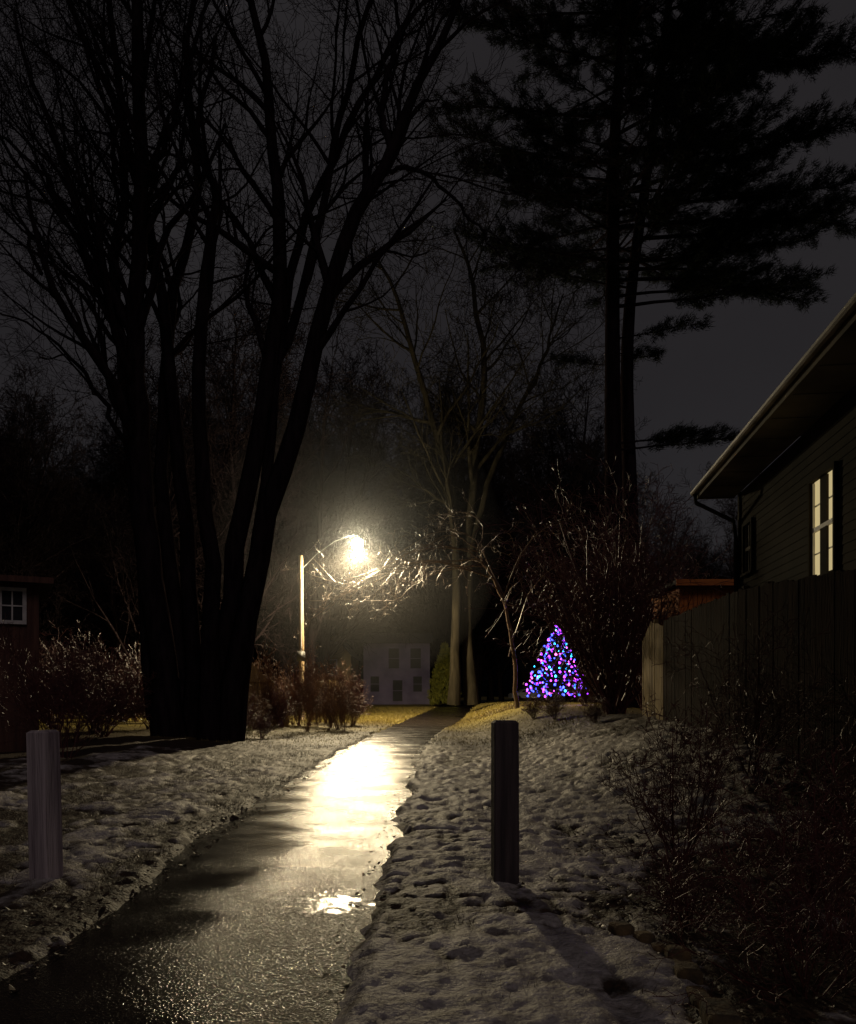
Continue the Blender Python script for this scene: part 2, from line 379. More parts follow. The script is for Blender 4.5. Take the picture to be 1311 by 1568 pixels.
for C,a,b,K in stems:
    stem(T,px(C),a,b,cfg,K,t0=.38 if C[0][1]>900 else .12,lvL=7.2,flare=1.35 if C[0][1]>1100 else 1,n=20,jit=.05)
link('maple_tree',T.mesh('maple_tree',[M_bark]))

# ---- central big tree behind the lamp
T=Tubes()
cfgc=dict(n=[14,9,7,6,5],kids=[0,7,5,4],up=[0,.06,.05,.03,.02],wander=[0,.12,.15,.18,.2],minr=.012,ratio=[1,.5,.55,.55],ang=[(28,60),(25,55),(28,60),(30,65)])
for C,a,b,K in [([(694,1080,0),(698,950,0),(692,780,0),(650,600,-1),(610,460,-2),(570,380,-2)],.36,.07,17),
                ([(722,1080,1),(716,940,1),(722,760,1),(740,580,1),(725,440,1),(695,350,1)],.42,.07,17),
                ([(718,850,1),(770,680,2),(830,560,3),(860,450,3)],.24,.05,13)]:
    stem(T,[at(x,y,53+dz) for x,y,dz in C],a,b,cfgc,K,t0=.35,lvL=8.5,flare=1.3,jit=.08)
link('oak_tree',T.mesh('oak_tree',[M_bark_l]))

# ---- generic background bare trees (shared meshes)
def bare_tree(h,seed,minr=.015):
    random.seed(seed); T=Tubes()
    c=dict(n=[10,8,7,5,4],kids=[0,7,6,4],up=[0,.08,.06,.03,.02],wander=[0,.12,.15,.18,.2],minr=minr,ratio=[1,.5,.55,.6],ang=[(25,60),(25,60),(28,65),(30,65)])
    for s in range(random.choice([1,2,3])):
        lean=Vector((U(-.2,.2),U(-.2,.2),1))
        C=[Vector((s*.3,0,-.3))+Vector((lean.x*h*t**1.3,lean.y*h*t**1.3,h*t))+rv(.2)*t for t in (0,.25,.5,.75,1)]
        stem(T,C,.3,.05,c,20,t0=.12,lvL=h*.34)
    return T.mesh('bare_tree_mesh',[M_bark])
BT=[bare_tree(24,101),bare_tree(24,102),bare_tree(22,103),bare_tree(25,104)]
woods=empty('distant_trees')
random.seed(55); cnt=0
for i in range(900):
    D=U(56,125); b=U(-.62,.62); x=b*D
    if D<92 and -.155<b<.155: continue
    if b>.28 and random.random()<.7: continue
    s=U(.65,.95) if D<80 else U(.8,1.25)
    if b>.22: s*=.65
    link('tree',random.choice(BT),(x,D,gz(x,D)-.2),U(0,6.3),s,woods); cnt+=1
    if cnt>115: break
for x,D,s in [(-16,44,.75),(-21,40,.65),(-12.5,52,.95),(-8.8,60,1.05),(10,62,1.0),(11.5,66,.95),(-5,100,1.35),(1,112,1.6),(6,104,1.5),(13.5,50,.5),(-26,36,.6),(-9.5,70,1.1)]:
    link('bare_tree',random.choice(BT),(x,D,gz(x,D)-.1),U(0,6.3),s)

# ---- near-black ridge added to fill the darkness behind the trees
V=[];Fc=[];n=220
for i in range(n+1):
    b=-1.6+3.2*i/n; x=b*230
    h=26+12*float(fbm(i*.08,0,3,4))+2.4*float(vn(i*1.9,2,5))+ (9 if abs(b+.1)<.3 else 0)*sm((.3-abs(b+.1))/.15)
    V+=[(x,230,-2),(x*1.02,238,float(h)),(x*1.2,300,-2)]
for i in range(n):
    a=i*3; Fc+=[(a,a+3,a+4,a+1),(a+1,a+4,a+5,a+2)]
mesh_obj('backdrop_ridge',V,Fc,[M_backdrop])

# ---- white pine
def needles(cents,dirs,per,ln,w,spread):
    C=np.repeat(np.array([tuple(c) for c in cents]),per,0); Dr=np.repeat(np.array([tuple(c) for c in dirs]),per,0)
    n=len(C); d=Dr+np.random.randn(n,3)*spread; d[:,2]+=.12; d/=np.linalg.norm(d,axis=1,keepdims=True)
    l=ln*np.random.uniform(.6,1.2,(n,1)); s=np.cross(d,np.random.randn(n,3)); s/=np.linalg.norm(s,axis=1,keepdims=True)
    C=C+np.random.randn(n,3)*ln*.28
    V=np.stack([C-s*w/2,C+s*w/2,C+d*l],1).reshape(-1,3)
    return V,np.arange(n*3).reshape(n,3)
random.seed(12)
T=Tubes(); cents=[];cd=[]
PD=32.0
tr1=smooth_line([at(944,1110,PD),at(940,800,PD),at(938,450,PD),at(945,150,PD),at(990,-260,PD)],20)
tr2=smooth_line([at(972,1110,PD+.5),at(966,800,PD+.5),at(962,500,PD+.5),at(1000,200,PD+.8),at(1050,-200,PD+1)],20)
for tr,r0 in((tr1,.42),(tr2,.36)):
    T.add(tr,[r0*(1-.7*i/19) for i in range(20)],10)
def bough(p,az,L,droop=-.02,dens=1.0,rise=.12):
    d=Vector((math.cos(az),math.sin(az),rise)).normalized(); n=10; P=[p.copy()];q=p.copy();dirs=[d.copy()]
    for i in range(1,n):
        d=(d+Vector((U(-.09,.09),U(-.09,.09),droop+ .035*(i/n)+U(-.05,.05)))).normalized(); q=q+d*(L/(n-1)); P.append(q.copy()); dirs.append(d.copy())
    T.add(P,[max(.012,.075*(L/7)*(1-.85*i/(n-1))) for i in range(n)],5)
    K=int(L*3.4*dens)
    for k in range(K):
        t=.30+.70*(k+U(0,1))/K; f=t*(n-1); i=min(int(f),n-2); s=P[i].lerp(P[i+1],f-i); dd=dirs[i]
        sidev=Vector((-dd.y,dd.x,0)).normalized()*random.choice((-1,1))
        d2=(dd*U(.5,1)+sidev*U(.3,1)+Vector((0,0,U(-.02,.25)))).normalized(); l2=L*.25*(1.25-t*.8)*U(.6,1.2)
        e=[s+d2*(l2*j/3)+Vector((0,0,.05*j*j*l2/3)) for j in range(4)]
        T.add(e,[.02,.016,.012,.008],3)
        m=max(3,int(l2*5.5))
        for j in range(m):
            u=(j+.6)/m; cents.append(s+d2*(l2*u)+Vector((0,0,.05*9*u*u*l2/3))+rv(.07)); cd.append(d2)
def zz(y): return HC+(YH-y)/F*PD
for k in range(112):
    z=zz(430)+(33-zz(430))*((k/112)**.9)+U(-.4,.4)
    tr=random.choice((tr1,tr1,tr2)); q=min(tr,key=lambda v:abs(v.z-z)); p=Vector((q.x,q.y,z))
    az=U(0,6.283); hf=(z-16)/17
    L=U(4.3,9.2)*(1-.28*hf)*(1.0 if math.cos(az)>0 else .8)
    bough(p,az,L,dens=1.0)
for (y,az,L,r) in [(470,.1,7.4,.10),(455,-.25,6.6,.0),(430,.0,8,.02),(400,.25,8.8,.16),(350,0.0,10,.14),(330,-.4,8.6,.02),(300,-.3,8.9,.18),(230,.15,10,.22),(160,-.1,10,.22),(80,.2,9.5,.2),
                   (400,3.2,6.2,.08),(380,2.9,5.2,.05),(330,3.4,6.4,.12),(250,3.1,7,.2),(180,3.0,7,.2),(100,3.3,6.8,.2),(20,3.0,6.6,.2),(690,.15,4.6,.12),(680,-.1,4.2,.1),(560,3.3,2.2,.1),(540,.4,2.4,.1),(520,-.5,3.4,.0)]:
    q=min(tr1,key=lambda v:abs(v.z-zz(y))); bough(Vector((q.x,q.y,zz(y))),az,L,rise=r,dens=1.25)
link('pine_tree',T.mesh('pine_tree',[M_bark,M_needle],needles(cents,cd,34,.25,.023,.5)))

# ---- shrubs
def shrub(h,nst,spread,mt,seed,minr=.004,r=.02,k=(7,5),up=.03,wander=.12):
    random.seed(seed); T=Tubes()
    c=dict(n=[9,7,6,4],kids=[k[0],k[1],3],up=[up,.04,.03,0],wander=[wander,.16,.2,.2],minr=minr,ratio=[.5,.5,.5],ang=[(20,55),(25,65),(30,70)])
    for i in range(nst):
        a=U(0,6.283); s=spread*math.sqrt(U(.05,1)); grow(T,Vector((U(-.15,.15)*h*.3,U(-.15,.15)*h*.3,-.08)),Vector((math.cos(a)*s,math.sin(a)*s,1)),h*U(.65,1.1),r*U(.7,1.2),0,c)
    return T.mesh('shrub_mesh',[mt])
link('lilac_bush',shrub(5.8,32,.55,M_stem_r,201,.0065,.05,(9,6)),(5.75,25,gz(5.75,25)))
link('lilac_bush',shrub(4.6,18,.6,M_stem_r,202,.006,.035,(8,5)),(7.3,27,gz(7.3,27)))
SB=[shrub(2.0,22,.45,M_stem_t,211,.006,.014,(5,3)),shrub(1.7,24,.7,M_stem_r,212,.006,.014,(6,4)),shrub(2.4,20,.35,M_stem_t,213,.006,.014,(5,3))]
random.seed(31)
for i in range(30):
    D=U(31,43); x=(U(372,545)-CX)/F*D; s=U(.5,1.0); link('brush',random.choice((SB[0],SB[2],SB[1],SB[2])),(x,D,gz(x,D)),U(0,6.3),(s*.85,s*.85,s*U(1.0,1.5)))
for i in range(30):
    D=U(24,46); x=U(-26,-8.5)*D/30; link('brush',SB[1],(x,D,gz(x,D)),U(0,6.3),U(.9,1.8))
for x,D,s in [(6.9,36,1.0),(9.2,33,1.3),(3.9,30,.5),(4.2,27,.5),(8.0,24,1.0),(9.9,40,1.5),(4.4,21.5,.4),(11,38,1.7),(-5.6,27.5,.45),(-6.6,29,.6)]:
    link('brush',SB[1],(x,D,gz(x,D)),U(0,6.3),s)
link('barberry_shrub',shrub(1.45,15,.62,M_stem_r,221,.0026,.011,(7,5)),(2.22,7.3,gz(2.22,7.3)))
link('barberry_shrub',shrub(1.1,12,.8,M_stem_r,222,.0024,.009,(6,5)),(3.0,6.4,gz(3.0,6.4)))
link('barberry_shrub',shrub(1.15,14,.8,M_stem_r,223,.0022,.009,(6,5)),(2.55,5.0,gz(2.5,5.0)))
link('barberry_shrub',shrub(.8,12,1.0,M_stem_r,224,.0022,.008,(6,5)),(1.7,5.3,gz(1.7,5.3)))
link('barberry_shrub',shrub(1.5,12,.8,M_stem_r,225,.0026,.011,(6,5)),(4.1,7.6,gz(4.1,7.6)))
link('barberry_shrub',shrub(1.9,12,.6,M_stem_r,226,.003,.012,(7,5)),(4.2,10.6,gz(4.2,10.6)))
link('barberry_shrub',shrub(.9,12,.9,M_stem_r,229,.002,.008,(6,5)),(1.95,4.2,gz(1.95,4.2)))
link('leafless_shrub',shrub(2.4,14,.6,M_stem_r,227,.004,.014,(7,5)),(-7.4,16.5,gz(-7.4,16.5)))
link('leafless_shrub',shrub(2.6,14,.7,M_stem_r,228,.004,.014,(7,5)),(-9.5,22,gz(-9.5,22)))

# ---- crabapple whose wet twigs hang in front of the lamp
random.seed(77)
T=Tubes(); CD=41.0
cfgw=dict(n=[10,12,9,6],kids=[0,4,2],up=[0,-.04,.07,.06],wander=[0,.22,.26,.3],minr=.0065,ratio=[1,.45,.5],ang=[(20,55),(25,65),(25,65)])
stem(T,[at(792,1100,CD),at(785,1000,CD),at(770,920,CD),at(735,850,CD)],.12,.06,cfgw,4,lvL=3,t0=.5)
for C in [[(770,920),(720,850),(650,840),(580,870),(520,905),(478,925)],[(750,890),(690,860),(620,880),(560,905),(510,915)],
          [(760,900),(720,820),(670,810),(610,845),(575,880)],[(745,870),(700,860),(650,880),(600,910),(560,925)],
          [(735,850),(690,820),(640,840),(600,875),(575,905)],[(735,850),(740,800),(700,780),(650,800)],[(770,920),(800,840),(840,800),(880,800)],
          [(785,1000),(820,900),(870,860),(910,870)],[(735,850),(640,850),(540,895),(480,860)],[(735,850),(600,870),(520,890),(470,880)],[(750,890),(660,850),(600,880),(540,900),(490,940)]]:
    dz=U(-1.8,1.8)
    stem(T,[at(x+U(-8,8),y+U(-8,8),CD+dz*i/3) for i,(x,y) in enumerate(C)],.038,.010,cfgw,9,t0=.12,lvL=2.2,n=14,sides=5)
link('crabapple_tree',T.mesh('crabapple_tree',[M_bark_w]))

# ---- litter and grass
random.seed(5); np.random.seed(5)
def scatter_leaves():
    n=9500; V=[];Fc=[]
    k=0
    while k<n:
        r=random.random()
        if r<.30: y=U(4,30); x=float(pl(y))-abs(random.gauss(0,.6))+.12
        elif r<.38: y=U(3,30); x=float(pr(y))+random.gauss(0.1,.25)
        elif r<.75: y=U(3.2,9); x=U(1.0,4.6)
        else: y=U(4,24); x=U(-7,6)
        onp=float(pl(y))<x<float(pr(y))
        if float(pl(y))+.15<x<float(pr(y))-.1 and random.random()<.985: continue
        z=float(base(x,y))+ (.022 if onp else U(.05,.08))
        s=U(.012,.030); a=U(0,6.28); R=Matrix.Rotation(a,3,'Z')@Matrix.Rotation(U(-.5,.5),3,'X')@Matrix.Rotation(U(-.4,.4),3,'Y')
        c=Vector((x,y,z)); q=len(V)
        for vx in [(-1,0,.2),(-.3,-.6,0),(.5,-.45,.1),(1.1,0,.3),(.5,.45,.1),(-.3,.6,0)]: V.append(c+R@(Vector(vx)*s))
        Fc.append(tuple(range(q,q+6))); k+=1
    mesh_obj('fallen_leaves',V,Fc,[M_leaf])
scatter_leaves()
def blades(name,pts,h,w,m):
    n=len(pts); C=np.array(pts); a=np.random.rand(n)*6.28; s=np.stack([np.cos(a),np.sin(a),np.zeros(n)],1)*w/2
    hh=h*np.random.uniform(.5,1.3,n); lean=np.random.randn(n,2)*.4
    top=C+np.stack([lean[:,0]*hh,lean[:,1]*hh,hh],1)
    V=np.stack([C-s,C+s,top],1).reshape(-1,3)
    me=bpy.data.meshes.new(name); me.from_pydata(V.tolist(),[],np.arange(n*3).reshape(n,3).tolist()); me.materials.append(m)
    o=bpy.data.objects.new(name,me); COL.objects.link(o)
pts=[]
while len(pts)<30000:
    y=U(24,75); w=U(-1,1)
    x=float(pl(y))-abs(random.gauss(0,2.8))-.1 if w<0 else float(pr(y))+abs(random.gauss(0,2.6))+.15
    pts.append((x,y,float(base(x,y))+.01))
blades('grass',pts,.11,.03,M_grass)
pts=[]
while len(pts)<20000:
    y=U(4,24); x=random.choice((float(pl(y))-abs(random.gauss(0,1.9))-.15,float(pr(y))+abs(random.gauss(0,3))+.6))
    if float(fbm(x*1.5,y*1.5,77,3))<.49: continue
    pts.append((x,y,float(base(x,y))+.03))
blades('dry_grass',pts,.10,.008,M_grassd)

# ---------------------------------------------------------------- bollard posts
def post(name,x,y,h,w,rz,m,lean=0):
    b=MB(); c=.02; z0=-.1
    prof=[(w/2,z0),(w/2*1.0,h*.35),(w/2*.985,h*.7),(w/2*.98,h-c),(w/2*.98-c,h)]
    V=[];Fc=[]
    ch=.012
    for r,z in prof:
        for sx,sy,i in((-1,-1,0),(1,-1,1),(1,1,2),(-1,1,3)):
            pa=(sx*r,sy*(r-ch)); pb=(sx*(r-ch),sy*r)
            for q in ((pa,pb) if i in(0,2) else (pb,pa)): V.append((q[0]+U(-.002,.002),q[1]+U(-.002,.002),z))
    for j in range(len(prof)-1):
        for i in range(8): Fc.append((j*8+i,j*8+(i+1)%8,(j+1)*8+(i+1)%8,(j+1)*8+i))
    Fc.append(tuple(range((len(prof)-1)*8,len(prof)*8)))
    b.add(V,Fc)
    o=b.obj(name,[m]); o.location=(x,y,gz(x,y)-.03); o.rotation_euler=(0,lean,rz)
    return o
post('wooden_bollard',-3.13,6.7,1.30,.19,math.radians(-20),M_postl,-.03)
post('wooden_bollard',.63,6.7,1.38,.205,math.radians(4),M_postd,.0)

# ---------------------------------------------------------------- street lamp
LX,LY,LZ=-3.9,45,9.85
b=MB(); px0=-6.95; g0=gz(px0,45)
b.tube([(px0,45,g0-.2),(px0-.02,45,4),(px0-.06,45,9.15)],[.155,.14,.12],12,0)
b.lathe([(0,9.15),(.12,9.15),(.11,9.2),(0,9.22)],(px0-.06,45,0),12,0)
b.tube([(px0,45.1,8.5),(px0+.8,45.1,9.3),(px0+1.8,45.05,10.0),(LX-.5,45,10.28),(LX,45,10.30)],.02,8,1)
b.box((px0,44.72,3.65),(.42,.22,.55),1); b.box((px0,44.6,3.65),(.3,.02,.4),1)
b.tube([(px0,44.78,3.9),(px0-.02,44.82,7.9)],.025,6,1)
b.lathe([(0,.46),(.08,.45),(.12,.38),(.17,.31),(.15,.26)],(LX,LY,LZ),20,1)
b.lathe([(.001,-.31)]+[(.31*math.cos(t),.31*math.sin(t)) for t in [-1.3,-1.0,-.7,-.35,0,.35,.7,1.0]],(LX,LY,LZ),24,2)
M_lens=mat('lamp_lens',(.9,.85,.7),(.9,.85,.7),.4,1,emit=(1,.86,.56),estr=1100)
b.obj('street_lamp',[M_pole,M_metal,M_lens],smooth=True)
ld=bpy.data.lights.new('street_lamp_light','SPOT'); ld.energy=11000; ld.color=(1,.775,.45); ld.shadow_soft_size=.24
ld.spot_size=math.radians(176); ld.spot_blend=.35
lo=bpy.data.objects.new('street_lamp_light',ld); lo.location=(LX,LY,LZ-.42); COL.objects.link(lo); lo.parent=bpy.data.objects['street_lamp']

# scatter sphere added round the lamp to give it a halo
m=bpy.data.materials.new('halo_volume'); m.use_nodes=True; nt=m.node_tree; nt.nodes.clear()
vo=nt.nodes.new('ShaderNodeVolumeScatter'); vo.inputs['Density'].default_value=.0040; vo.inputs['Anisotropy'].default_value=.74
ou=nt.nodes.new('ShaderNodeOutputMaterial'); nt.links.new(vo.outputs[0],ou.inputs['Volume'])
b=MB(); R=8; b.lathe([(max(.001,R*math.sin(math.pi*i/24)),-R*math.cos(math.pi*i/24)) for i in range(25)],(LX,LY,LZ),40)
b.obj('halo_volume',[m])

# ---------------------------------------------------------------- fences
def fence(name,pts,hz,m,bw=.14,gap=.008,rag=.02):
    e=MB()
    for (a,bq),(t0,t1) in zip(zip(pts[:-1],pts[1:]),zip(hz[:-1],hz[1:])):
        a=Vector((a[0],a[1],0)); c=Vector((bq[0],bq[1],0)); L=(c-a).length; d=(c-a)/L; rz=math.atan2(d.y,d.x); n=int(L/bw)
        nn=Vector((-d.y,d.x,0))
        for i in range(n):
            q=a+d*(L*(i+.5)/n); g=gz(q.x,q.y)-.05; top=t0+(t1-t0)*(i+.5)/n+U(-rag,rag)
            e.box((q.x+nn.x*U(-.006,.006),q.y+nn.y*U(-.006,.006),(g+top)/2),(L/n-gap,.022,top-g),0,rz+U(-.01,.01))
        for f in(.2,.8):
            q=(a+c)/2; g=gz(q.x,q.y); zc=g+((t0+t1)/2-g)*f
            e.box((q.x-nn.x*.045,q.y-nn.y*.045,zc),(L,.05,.09),0,rz)
        for i in range(int(L/2.4)+1):
            q=a+d*min(L-.02,2.4*i)-nn*.12; g=gz(q.x,q.y); top=t0+(t1-t0)*min(1,2.4*i/L)+.06
            e.box((q.x,q.y,(g+top)/2-.1),(.1,.1,top-g+.2),0,rz)
    return e.obj(name,[m])
random.seed(3)
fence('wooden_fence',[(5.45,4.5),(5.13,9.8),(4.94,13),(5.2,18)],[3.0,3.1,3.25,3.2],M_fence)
fence('wooden_fence',[(5.22,18.1),(5.3,19.4),(5.42,20.6)],[3.1,3.3,2.9],M_fence_lit)  # lamp-facing end of the same fence; its brightness is in the board colour
fence('wooden_fence',[(-7.4,33),(-6.55,34),(-5.9,34.6)],[3.1,2.1,1.4],M_fence_lit)
fence('wooden_fence',[(-9.5,62),(-6.6,62)],[2.6,2.6],M_fence_lit)

# ---------------------------------------------------------------- right house
H=empty('clapboard_house')
u=Vector((.118,1,0)).normalized(); nrm=Vector((-u.y,u.x,0))
C0=Vector((6.14,16,0))
def hp(s,o,z): return C0-u*s+nrm*o+Vector((0,0,z))
LEN=13.0; DEP=8.0; EZ=5.55
M4=Matrix((( -u.x,nrm.x,0,C0.x),(-u.y,nrm.y,0,C0.y),(0,0,1,0),(0,0,0,1)))
def s_at(pxx):
    t=(pxx-CX)/F; return (C0.x-t*C0.y)/(u.x-t*u.y)
s1,s2=s_at(1246),s_at(1283)
def zat(pyy,s): y=(C0-u*s).y; return HC+(YH-pyy)/F*y
W=[(s1,s2,zat(887,s1),zat(741,s1)),(s_at(1143),s_at(1155),zat(880,.3),zat(808,.3))]
b=MB(); z=0.2; ch=.13
while z<EZ-.02:
    z1=min(z+ch,EZ); segs=[(0,LEN)]
    for a,c,wz0,wz1 in W:
        if z1>wz0 and z<wz1:
            ns=[]
            for s,e in segs:
                if c<=s or a>=e: ns.append((s,e))
                else:
                    if a>s: ns.append((s,a))
                    if c<e: ns.append((c,e))
            segs=ns
    for s,e in segs:
        V=[M4@Vector((s,.016,z)),M4@Vector((e,.016,z)),M4@Vector((e,.006,z1)),M4@Vector((s,.006,z1)),M4@Vector((s,0.0,z)),M4@Vector((e,0.0,z))]
        b.add(V,[(0,1,2,3),(4,5,1,0)])
    z=z1
b.obj('wall_siding',[M_siding],H)
b=MB()
b.box((LEN/2,-DEP/2-.13,EZ/2+.1),(LEN-.02,DEP-.2,EZ-.2),0,M=M4)
b.box((-.02,.0,EZ/2+.1),(.10,.10,EZ-.2),0,M=M4)
b.add([M4@Vector(v) for v in[(0.0,-.03,EZ),(0.0,-DEP,EZ),(0.0,-DEP/2,EZ+2.4)]],[(0,1,2)],0)
b.obj('walls',[M_siding],H)
b=MB(); ov=.72
for sgn in(1,-1):
    y0=ov if sgn>0 else -DEP-ov; ym=-DEP/2; zr=EZ+.12+2.4+.25
    def rp(s,y,z): return M4@Vector((s,y,z))
    A=[rp(-.45,y0,EZ+.05),rp(LEN,y0,EZ+.05),rp(LEN,ym,zr),rp(-.45,ym,zr)]
    B=[v+Vector((0,0,.14)) for v in A]
    b.add(A+B,[(0,1,2,3),(7,6,5,4),(0,4,5,1),(1,5,6,2),(2,6,7,3),(3,7,4,0)],0)
b.obj('roof',[M_roof],H)
b=MB()
b.box((LEN/2-.22,ov/2+.03,EZ-.01),(LEN+.44,ov-.02,.02),0,M=M4)
for i in range(14): b.box((i*.95-.3,ov/2+.03,EZ-.026),(.02,ov-.06,.01),0,M=M4)
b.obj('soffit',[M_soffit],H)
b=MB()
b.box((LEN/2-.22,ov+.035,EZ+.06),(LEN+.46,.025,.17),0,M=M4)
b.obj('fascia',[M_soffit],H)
b=MB()
g=[]
for i in range(7):
    a=math.pi*i/6; g.append((ov+.105-.055*math.cos(a),EZ+.12-.06*math.sin(a)))
V=[];Fc=[]
for s in(-.47,LEN):
    for y,z in g: V.append(M4@Vector((s,y,z)))
for i in range(6): Fc.append((i,i+1,8+i,7+i))
Fc.append(tuple(range(7)))
b.add(V,Fc); o=b.obj('gutter',[M_fascia],H)
sm_=o.modifiers.new('s','SOLIDIFY'); sm_.thickness=.006
b=MB(); b.tube([hp(-.3,ov+.1,EZ+.06),hp(-.3,ov+.08,EZ-.12),hp(-.1,.12,EZ-.55),hp(-.05,.09,EZ-.9),hp(-.05,.09,.9)],.04,8)
b.obj('downspout',[M_siding],H)
for wi,(a,c,z0,z1) in enumerate(W):
    b=MB(); t=.06
    lit=wi==0
    b.box(((a+c)/2,.045,z1+t/2),(c-a+2*t,.05,t),2,M=M4); b.box(((a+c)/2,.055,z0-t/2),(c-a+2*t+.06,.08,t*.8),2,M=M4)
    b.box((a-t/2,.045,(z0+z1)/2),(t,.05,z1-z0-.002),2,M=M4); b.box((c+t/2,.045,(z0+z1)/2),(t,.05,z1-z0-.002),2,M=M4)
    zm=(z0+z1)/2; ww=c-a
    b.box(((a+c)/2,.01,zm),(ww-.004,.04,.06),0,M=M4)
    for s_ in (a+.02,c-.02): b.box((s_,.008,zm),(.035,.035,z1-z0-.01),0,M=M4)
    b.box(((a+c)/2,.012,zm),(.26 if lit else .03,.03,z1-z0-.012),2 if lit else 0,M=M4)
    for zq in((z0*3+z1)/4,(z0+3*z1)/4): b.box(((a+c)/2,-.006,zq),(ww-.09,.02,.016),0,M=M4)
    b.box(((a+c)/2,-.024,zm),(ww+.04,.012,z1-z0+.04),1,M=M4)
    b.obj('window_%d'%(wi+1),[M_white if lit else M_soffit,M_curtain if lit else M_glassd,M_siding],H)

# ---------------------------------------------------------------- outbuilding behind fence
b=MB()
ga=gz(8,24)
b.box((8.45,25.5,(ga+4.75)/2),(2.1,3,4.75-ga),0)
for i in range(16): b.box((7.45+i*.133,23.985,(ga+4.7)/2),(.115,.02,4.6-ga),0)
b.box((8.45,25.4,4.84),(2.5,3.5,.12),1); b.box((8.45,23.62,4.82),(2.54,.03,.18),0)
b.obj('garden_shed',[M_orange,M_roof])

# left shed (turned to face the path)
b=MB()
zt=4.02
b.box((-10.7,19.6,zt/2+.1),(4,3,zt-.2),0)
for i in range(27):
    xx=-12.7+i*.148+.074
    if -9.45<xx<-8.82:
        b.box((xx,18.085,1.5),(.14,.02,2.98),0); b.box((xx,18.085,3.93),(.14,.02,.12),0)
    else: b.box((xx,18.085,zt/2+.05),(.14,.02,zt-.1),0)
b.box((-8.66,18.06,2.05),(.1,.06,3.9),0)
b.box((-10.6,19.5,4.08),(4.5,3.6,.10),1); b.box((-10.6,17.68,4.07),(4.54,.03,.13),0)
wx0,wx1,wz0,wz1=-9.42,-8.86,3.13,3.93-.02
zc=(wz0+wz1)/2; xc=(wx0+wx1)/2
b.box((xc,18.06,wz1-.03),(wx1-wx0,.07,.08),2); b.box((xc,18.06,wz0+.03),(wx1-wx0,.07,.08),2)
b.box((wx0+.04,18.06,zc),(.08,.068,wz1-wz0-.14),2); b.box((wx1-.04,18.06,zc),(.08,.068,wz1-wz0-.14),2)
b.box((xc,18.07,zc),(.03,.03,wz1-wz0-.14),2); b.box((xc,18.07,zc),(wx1-wx0-.16,.028,.03),2)
b.box((xc,18.09,zc),(wx1-wx0-.04,.012,wz1-wz0-.04),3)
pv=Vector((-8.66,18.06,0)); Rz=Matrix.Rotation(math.radians(27),3,'Z')
b.V=[tuple(Rz@(Vector(v)-pv)+pv) for v in b.V]
b.obj('wooden_shed',[M_shed,M_roof,M_white,M_glassd])

# ---------------------------------------------------------------- far houses
def far_house(name,x0,x1,D,eave,ridge,dep,mw,wins,gable_front=True,mroof=None):
    h=empty(name); g=gz((x0+x1)/2,D)-.2; b=MB()
    xm=(x0+x1)/2
    if gable_front:
        V=[(x0,D,g),(x1,D,g),(x1,D,eave),(xm,D,ridge),(x0,D,eave),(x0,D+dep,g),(x1,D+dep,g),(x1,D+dep,eave),(xm,D+dep,ridge),(x0,D+dep,eave)]
        b.add(V,[(0,1,2,3,4),(5,9,8,7,6),(0,4,9,5),(1,6,7,2)])
    else: b.box((xm,D+dep/2,(g+eave)/2),(x1-x0,dep,eave-g))
    b.obj('walls',[mw],h)
    b=MB(); z=g
    while z<eave-.1:
        b.box((xm,D-.012,z+.02),(x1-x0+.02,.02,.03)); z+=.3
    b.obj('siding_courses',[mw],h)
    b=MB()
    if gable_front:
        for s in(-1,1):
            xe=xm+s*(x1-x0)/2*1.08; ze=eave-(ridge-eave)*.08
            A=[Vector((xe,D-.4,ze)),Vector((xm,D-.4,ridge)),Vector((xm,D+dep+.4,ridge)),Vector((xe,D+dep+.4,ze))]; B=[v+Vector((0,0,.18)) for v in A]
            b.add(A+B,[(0,1,2,3),(7,6,5,4),(0,4,5,1),(1,5,6,2),(2,6,7,3),(3,7,4,0)])
    else:
        A=[Vector((x0-.3,D-.4,eave)),Vector((x1+.3,D-.4,eave)),Vector((x1+.3,D+dep/2,ridge)),Vector((x0-.3,D+dep/2,ridge)),Vector((x0-.3,D+dep+.4,eave)),Vector((x1+.3,D+dep+.4,eave))]
        b.add(A,[(0,1,2,3),(3,2,5,4),(0,3,4),(1,5,2)])
    b.obj('roof',[M_roof],h)
    b=MB()
    for wx,wz,w,hh in wins:
        b.box((wx,D-.03,wz),(w,.03,hh),1)
        for q in(-1,1): b.box((wx+q*(w/2+.05),D-.045,wz),(.1,.05,hh+.2),0); b.box((wx,D-.045,wz+q*(hh/2+.05)),(w-.002,.05,.1),0)
        b.box((wx,D-.05,wz),(w,.03,.06),0)
    b.obj('windows_and_door',[M_housew,M_glassd],h)
far_house('pale_house',-6.8,.2,86,6.9,8.3,9,M_housew,[(-3.6,5.3,1.1,2.1),(-1.3,5.3,1.1,2.1),(-5.6,2.6,.9,1.6),(-1.1,2.6,.9,1.6),(-3.2,1.9,1.0,2.2)],False)
far_house('brown_house',-13.5,-7.2,76,5.2,8.8,9,M_housed,[(-12,3,.9,1.4),(-9.0,4,.9,1.4)],True)
far_house('brown_house',13,21,112,4.6,7.8,9,M_housed,[(15,2.6,1,1.4),(18.5,2.6,1,1.4)],False)
random.seed(8)
T=Tubes(); T.add([Vector((0,0,-.1)),Vector((0,0,3)),Vector((0,0,5.6))],[.12,.08,.02],6); cc=[];dd=[]
for i in range(700):
    z=U(.2,5.8); r=1.5*(1-(z/6)**1.6)*math.sqrt(U(.2,1))*U(.8,1.15); a=U(0,6.28); cc.append(Vector((r*math.cos(a),r*math.sin(a),z))); dd.append(Vector((math.cos(a)*.4,math.sin(a)*.4,1)))
